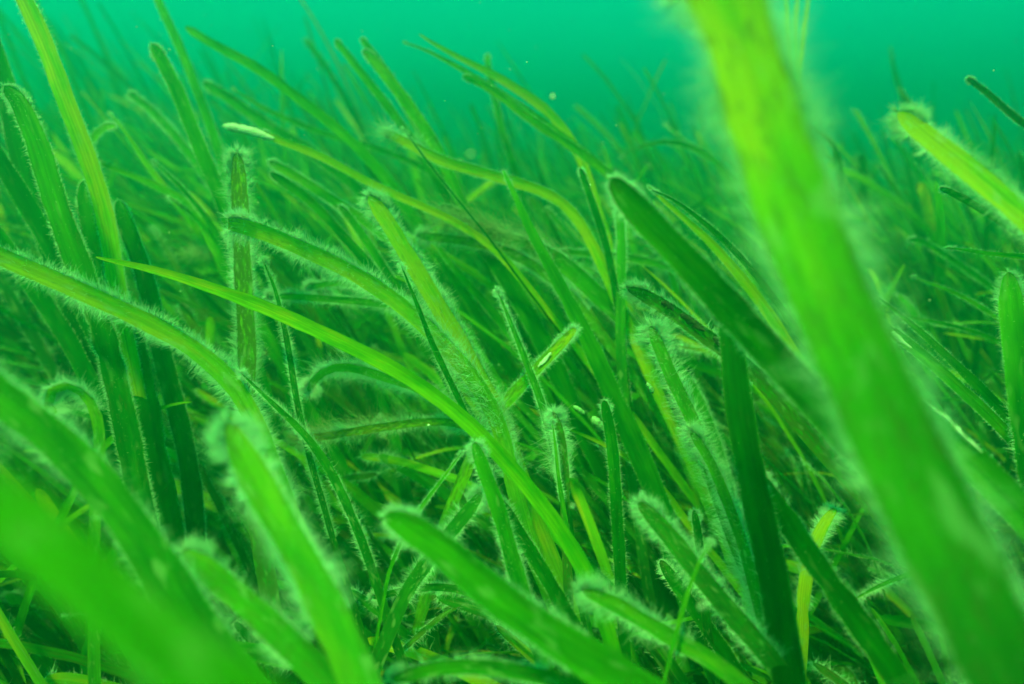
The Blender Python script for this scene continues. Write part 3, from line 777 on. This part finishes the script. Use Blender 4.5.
# which wild blades show: a coarse depth picture of all the blades
GX, GY = 256, 171
def splat(P, W, ids):
    """cells covered: returns flat cell, depth, id"""
    out = []
    for t in (0, .33, .66):
        A = P[:, :-1]*(1-t) + P[:, 1:]*t
        B_ = W[:, :-1]*(1-t) + W[:, 1:]*t
        x, y, d = project(A)
        wpx = np.clip(B_*F_PX/np.maximum(d, .2), 1, 120)*.35
        for o_ in (-1, -.33, .33, 1):
            cx = ((x+o_*wpx)/4).astype(int); cyy = (y/4).astype(int)
            m = (cx >= 0) & (cx < GX) & (cyy >= 0) & (cyy < GY) & (d > .3)
            idd = np.broadcast_to(ids[:, None], x.shape)
            out.append((cyy[m]*GX+cx[m], d[m], idd[m]))
    return [np.concatenate(z) for z in zip(*out)]
cells, deps, idsv = splat(Pc, Wp, np.arange(NB))
hc = [splat(t['P'][None], t['W'][None], np.array([-1-k])) for k, t in enumerate(things)]
cells = np.concatenate([cells]+[h[0] for h in hc]); deps = np.concatenate([deps]+[h[1] for h in hc]); idsv = np.concatenate([idsv]+[h[2] for h in hc])
order = np.argsort(deps, kind='stable'); cells, deps, idsv = cells[order], deps[order], idsv[order]
uc, first = np.unique(cells, return_index=True)
owner = idsv[first]; odep = deps[first]
fade = np.exp(-np.maximum(0, odep-5)*.16)
cnt = np.bincount(owner[owner >= 0], weights=fade[owner >= 0], minlength=NB)
N_SINGLE = 300-len(HERO)
single = np.argsort(-cnt)[:N_SINGLE]
single = single[cnt[single] > 2]

# anchors to name places by
anchors = []
for k, t in enumerate(things):
    m = owner == -1-k
    if m.sum() < 6: continue
    c = uc[m]; anchors.append((t['short'], (c % GX).mean()*4, (c//GX).mean()*4, odep[m].mean()))
used = {h[1] for h in HERO}; group_of = {}
def fuzz_word(f): return 'smooth' if f < .3 else ('downy' if f < .7 else 'furry')
def lime_word(l): return 'dark green' if l < .25 else ('green' if l < .55 else 'lime green')
labels = {}
for b in single:
    m = owner == b; c = uc[m]
    bx, by, bd = (c % GX).mean()*4, (c//GX).mean()*4, odep[m].mean()
    tdir = Pc[b, 0]-Pc[b, -1]
    lean = 'upright' if Pc[b, 0, 2] > .86*Lc[b] else ('bowed' if Pc[b, 0, 2] > .62*Lc[b] else 'low')
    an = sorted(anchors, key=lambda a: (a[1]-bx)**2+(a[2]-by)**2)
    opts = []
    for a in an[:4]:
        dx, dy = bx-a[1], by-a[2]
        rel = ('right of' if dx > 0 else 'left of') if abs(dx) > abs(dy) else ('below' if dy > 0 else 'above')
        for extra in ('', ('tapered' if pointed[b] else 'round-tipped')):
            lb = ' '.join(x for x in ((lean if len(a[0].split()) < 6 or not extra else ''), ('hazy' if bd > 6 else ''), fuzz_word(film[b]), lime_word(lime[b]), extra, 'blade', rel, 'the', a[0]) if x)
            opts.append(lb)
    lb = next((o_ for o_ in opts if o_ not in used and len(o_.split()) <= 16), opts[0])
    used.add(lb); labels[b] = lb

for b in single:
    r = np.random.default_rng(5000+int(b))
    P1, S1, N1, W1 = Pc[b], Sc[b], Nc[b], Wp[b]
    base = P1[-1].copy()
    # smooth the centre line for the ones shown singly
    V, Q, U = ribbon(P1[None], S1[None], N1[None], W1[None], 5, .07)
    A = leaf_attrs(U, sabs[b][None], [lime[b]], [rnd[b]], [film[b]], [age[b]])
    fz = film[b] > .28
    root = link('seagrass_blade', mesh_from('seagrass_blade', V-base, Q, M_LEAF, A), None, base.tolist())
    describe(root, labels[b], 'seagrass blade', EG)
    if fz:
        dist = np.linalg.norm(P1[4]-CAM)
        c_ = int(300+1300*film[b]) if dist < 7 else int(100+350*film[b])
        Hv, Hq = fuzz_on(P1, S1, N1, W1, c_, .020+.028*film[b], .0006*dist/2.2+.0006, 2, r, 0, .80)
        o = link('algae_fuzz', mesh_from('algae_fuzz', Hv-base, Hq, M_FUZZ), root)
        o['kind'] = 'stuff'

rest = np.setdiff1d(np.arange(NB), single)
V, Q, U = ribbon(Pc[rest], Sc[rest], Nc[rest], Wp[rest], 3, .10)
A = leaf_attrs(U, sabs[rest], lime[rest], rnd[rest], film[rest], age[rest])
meadow = link('seagrass_meadow', mesh_from('seagrass_meadow', V, Q, M_LEAF, A))
meadow['kind'] = 'stuff'; meadow['label'] = 'dense seagrass fading into green water behind the nearer blades'; meadow['category'] = 'seagrass'
Hs, Hqs, off = [], [], 0
r = np.random.default_rng(77)
for b in rest:
    if film[b] < .3: continue
    dist = np.linalg.norm(Pc[b, 4]-CAM)
    if dist > 11: continue
    hv, hq = fuzz_on(Pc[b], Sc[b], Nc[b], Wp[b], int((60+200*film[b])*(1.0 if dist < 6 else .4)), .020+.030*film[b], .0006*dist/2.2+.0012, 1, r, 0, .75)
    Hs.append(hv); Hqs.append(hq+off); off += len(hv)
o = link('algae_fuzz', mesh_from('algae_fuzz', np.vstack(Hs), np.vstack(Hqs), M_FUZZ), meadow)
o['kind'] = 'stuff'

# ------------------------------------------------------------------ seabed
gx = np.linspace(-46, 46, 90); gy = np.linspace(-30, 62, 90)
X, Y = np.meshgrid(gx, gy)
Z = -.06 + .05*np.sin(X*.7)*np.sin(Y*.6+1) + .03*np.sin(X*2.1+Y*1.7) - .04
V = np.stack([X, Y, Z], -1).reshape(-1, 3)
i, j = np.meshgrid(np.arange(89), np.arange(89), indexing='ij')
a = i*90+j
seabed = link('seabed', mesh_from('seabed', V, np.stack([a, a+1, a+91, a+90], -1).reshape(-1, 4), M_MUD))
seabed['kind'] = 'structure'

# ------------------------------------------------------------------ drifting specks
r = np.random.default_rng(9)
m = 900
c = np.stack([r.uniform(-5, 5, m), r.uniform(1.2, 9, m), r.uniform(2.5, 6.6, m)], -1)
octv = np.array([[1, 0, 0], [-1, 0, 0], [0, 1, 0], [0, -1, 0], [0, 0, 1], [0, 0, -1]], float)
octf = np.array([[0, 2, 4], [2, 1, 4], [1, 3, 4], [3, 0, 4], [2, 0, 5], [1, 2, 5], [3, 1, 5], [0, 3, 5]])
rad = .002 + np.minimum(.0018*r.gamma(1.2, .8, m), .0035)
V = (c[:, None, :] + octv[None]*rad[:, None, None]*(1+.4*r.normal(size=(m, 6, 1)))).reshape(-1, 3)
Q = (np.arange(m)[:, None, None]*6 + octf[None]).reshape(-1, 3)
sp = link('drifting_specks', mesh_from('drifting_specks', V, Q, M_SPECK))
sp['kind'] = 'stuff'; sp['label'] = 'tiny pale specks drifting in the green water'; sp['category'] = 'specks'

# ------------------------------------------------------------------ the green water: one closed box of even density
top = max(7.4, float(Pc[..., 2].max())+.3, max(float(t['P'][:, 2].max()) for t in things)+.2)
print('haze top', top)
b0, b1 = np.array([-50, -34, -1.3]), np.array([50, 66, top])
V = np.array([[x, y, z] for x in (b0[0], b1[0]) for y in (b0[1], b1[1]) for z in (b0[2], b1[2])])
Q = np.array([[0, 1, 3, 2], [4, 6, 7, 5], [0, 4, 5, 1], [2, 3, 7, 6], [0, 2, 6, 4], [1, 5, 7, 3]])
hm = bpy.data.materials.new('green_water'); hm.use_nodes = True
nt = hm.node_tree; nt.nodes.clear()
pv = nt.nodes.new('ShaderNodeVolumePrincipled')
pv.inputs['Color'].default_value = (.01, .90, .55, 1)
pv.inputs['Density'].default_value = .105
pv.inputs['Anisotropy'].default_value = .82
pv.inputs['Absorption Color'].default_value = (.0, .8, .3, 1)
oo = nt.nodes.new('ShaderNodeOutputMaterial'); nt.links.new(pv.outputs[0], oo.inputs['Volume'])
hz = link('haze', mesh_from('haze', V, Q, hm, None, False)); hz['kind'] = 'stuff'
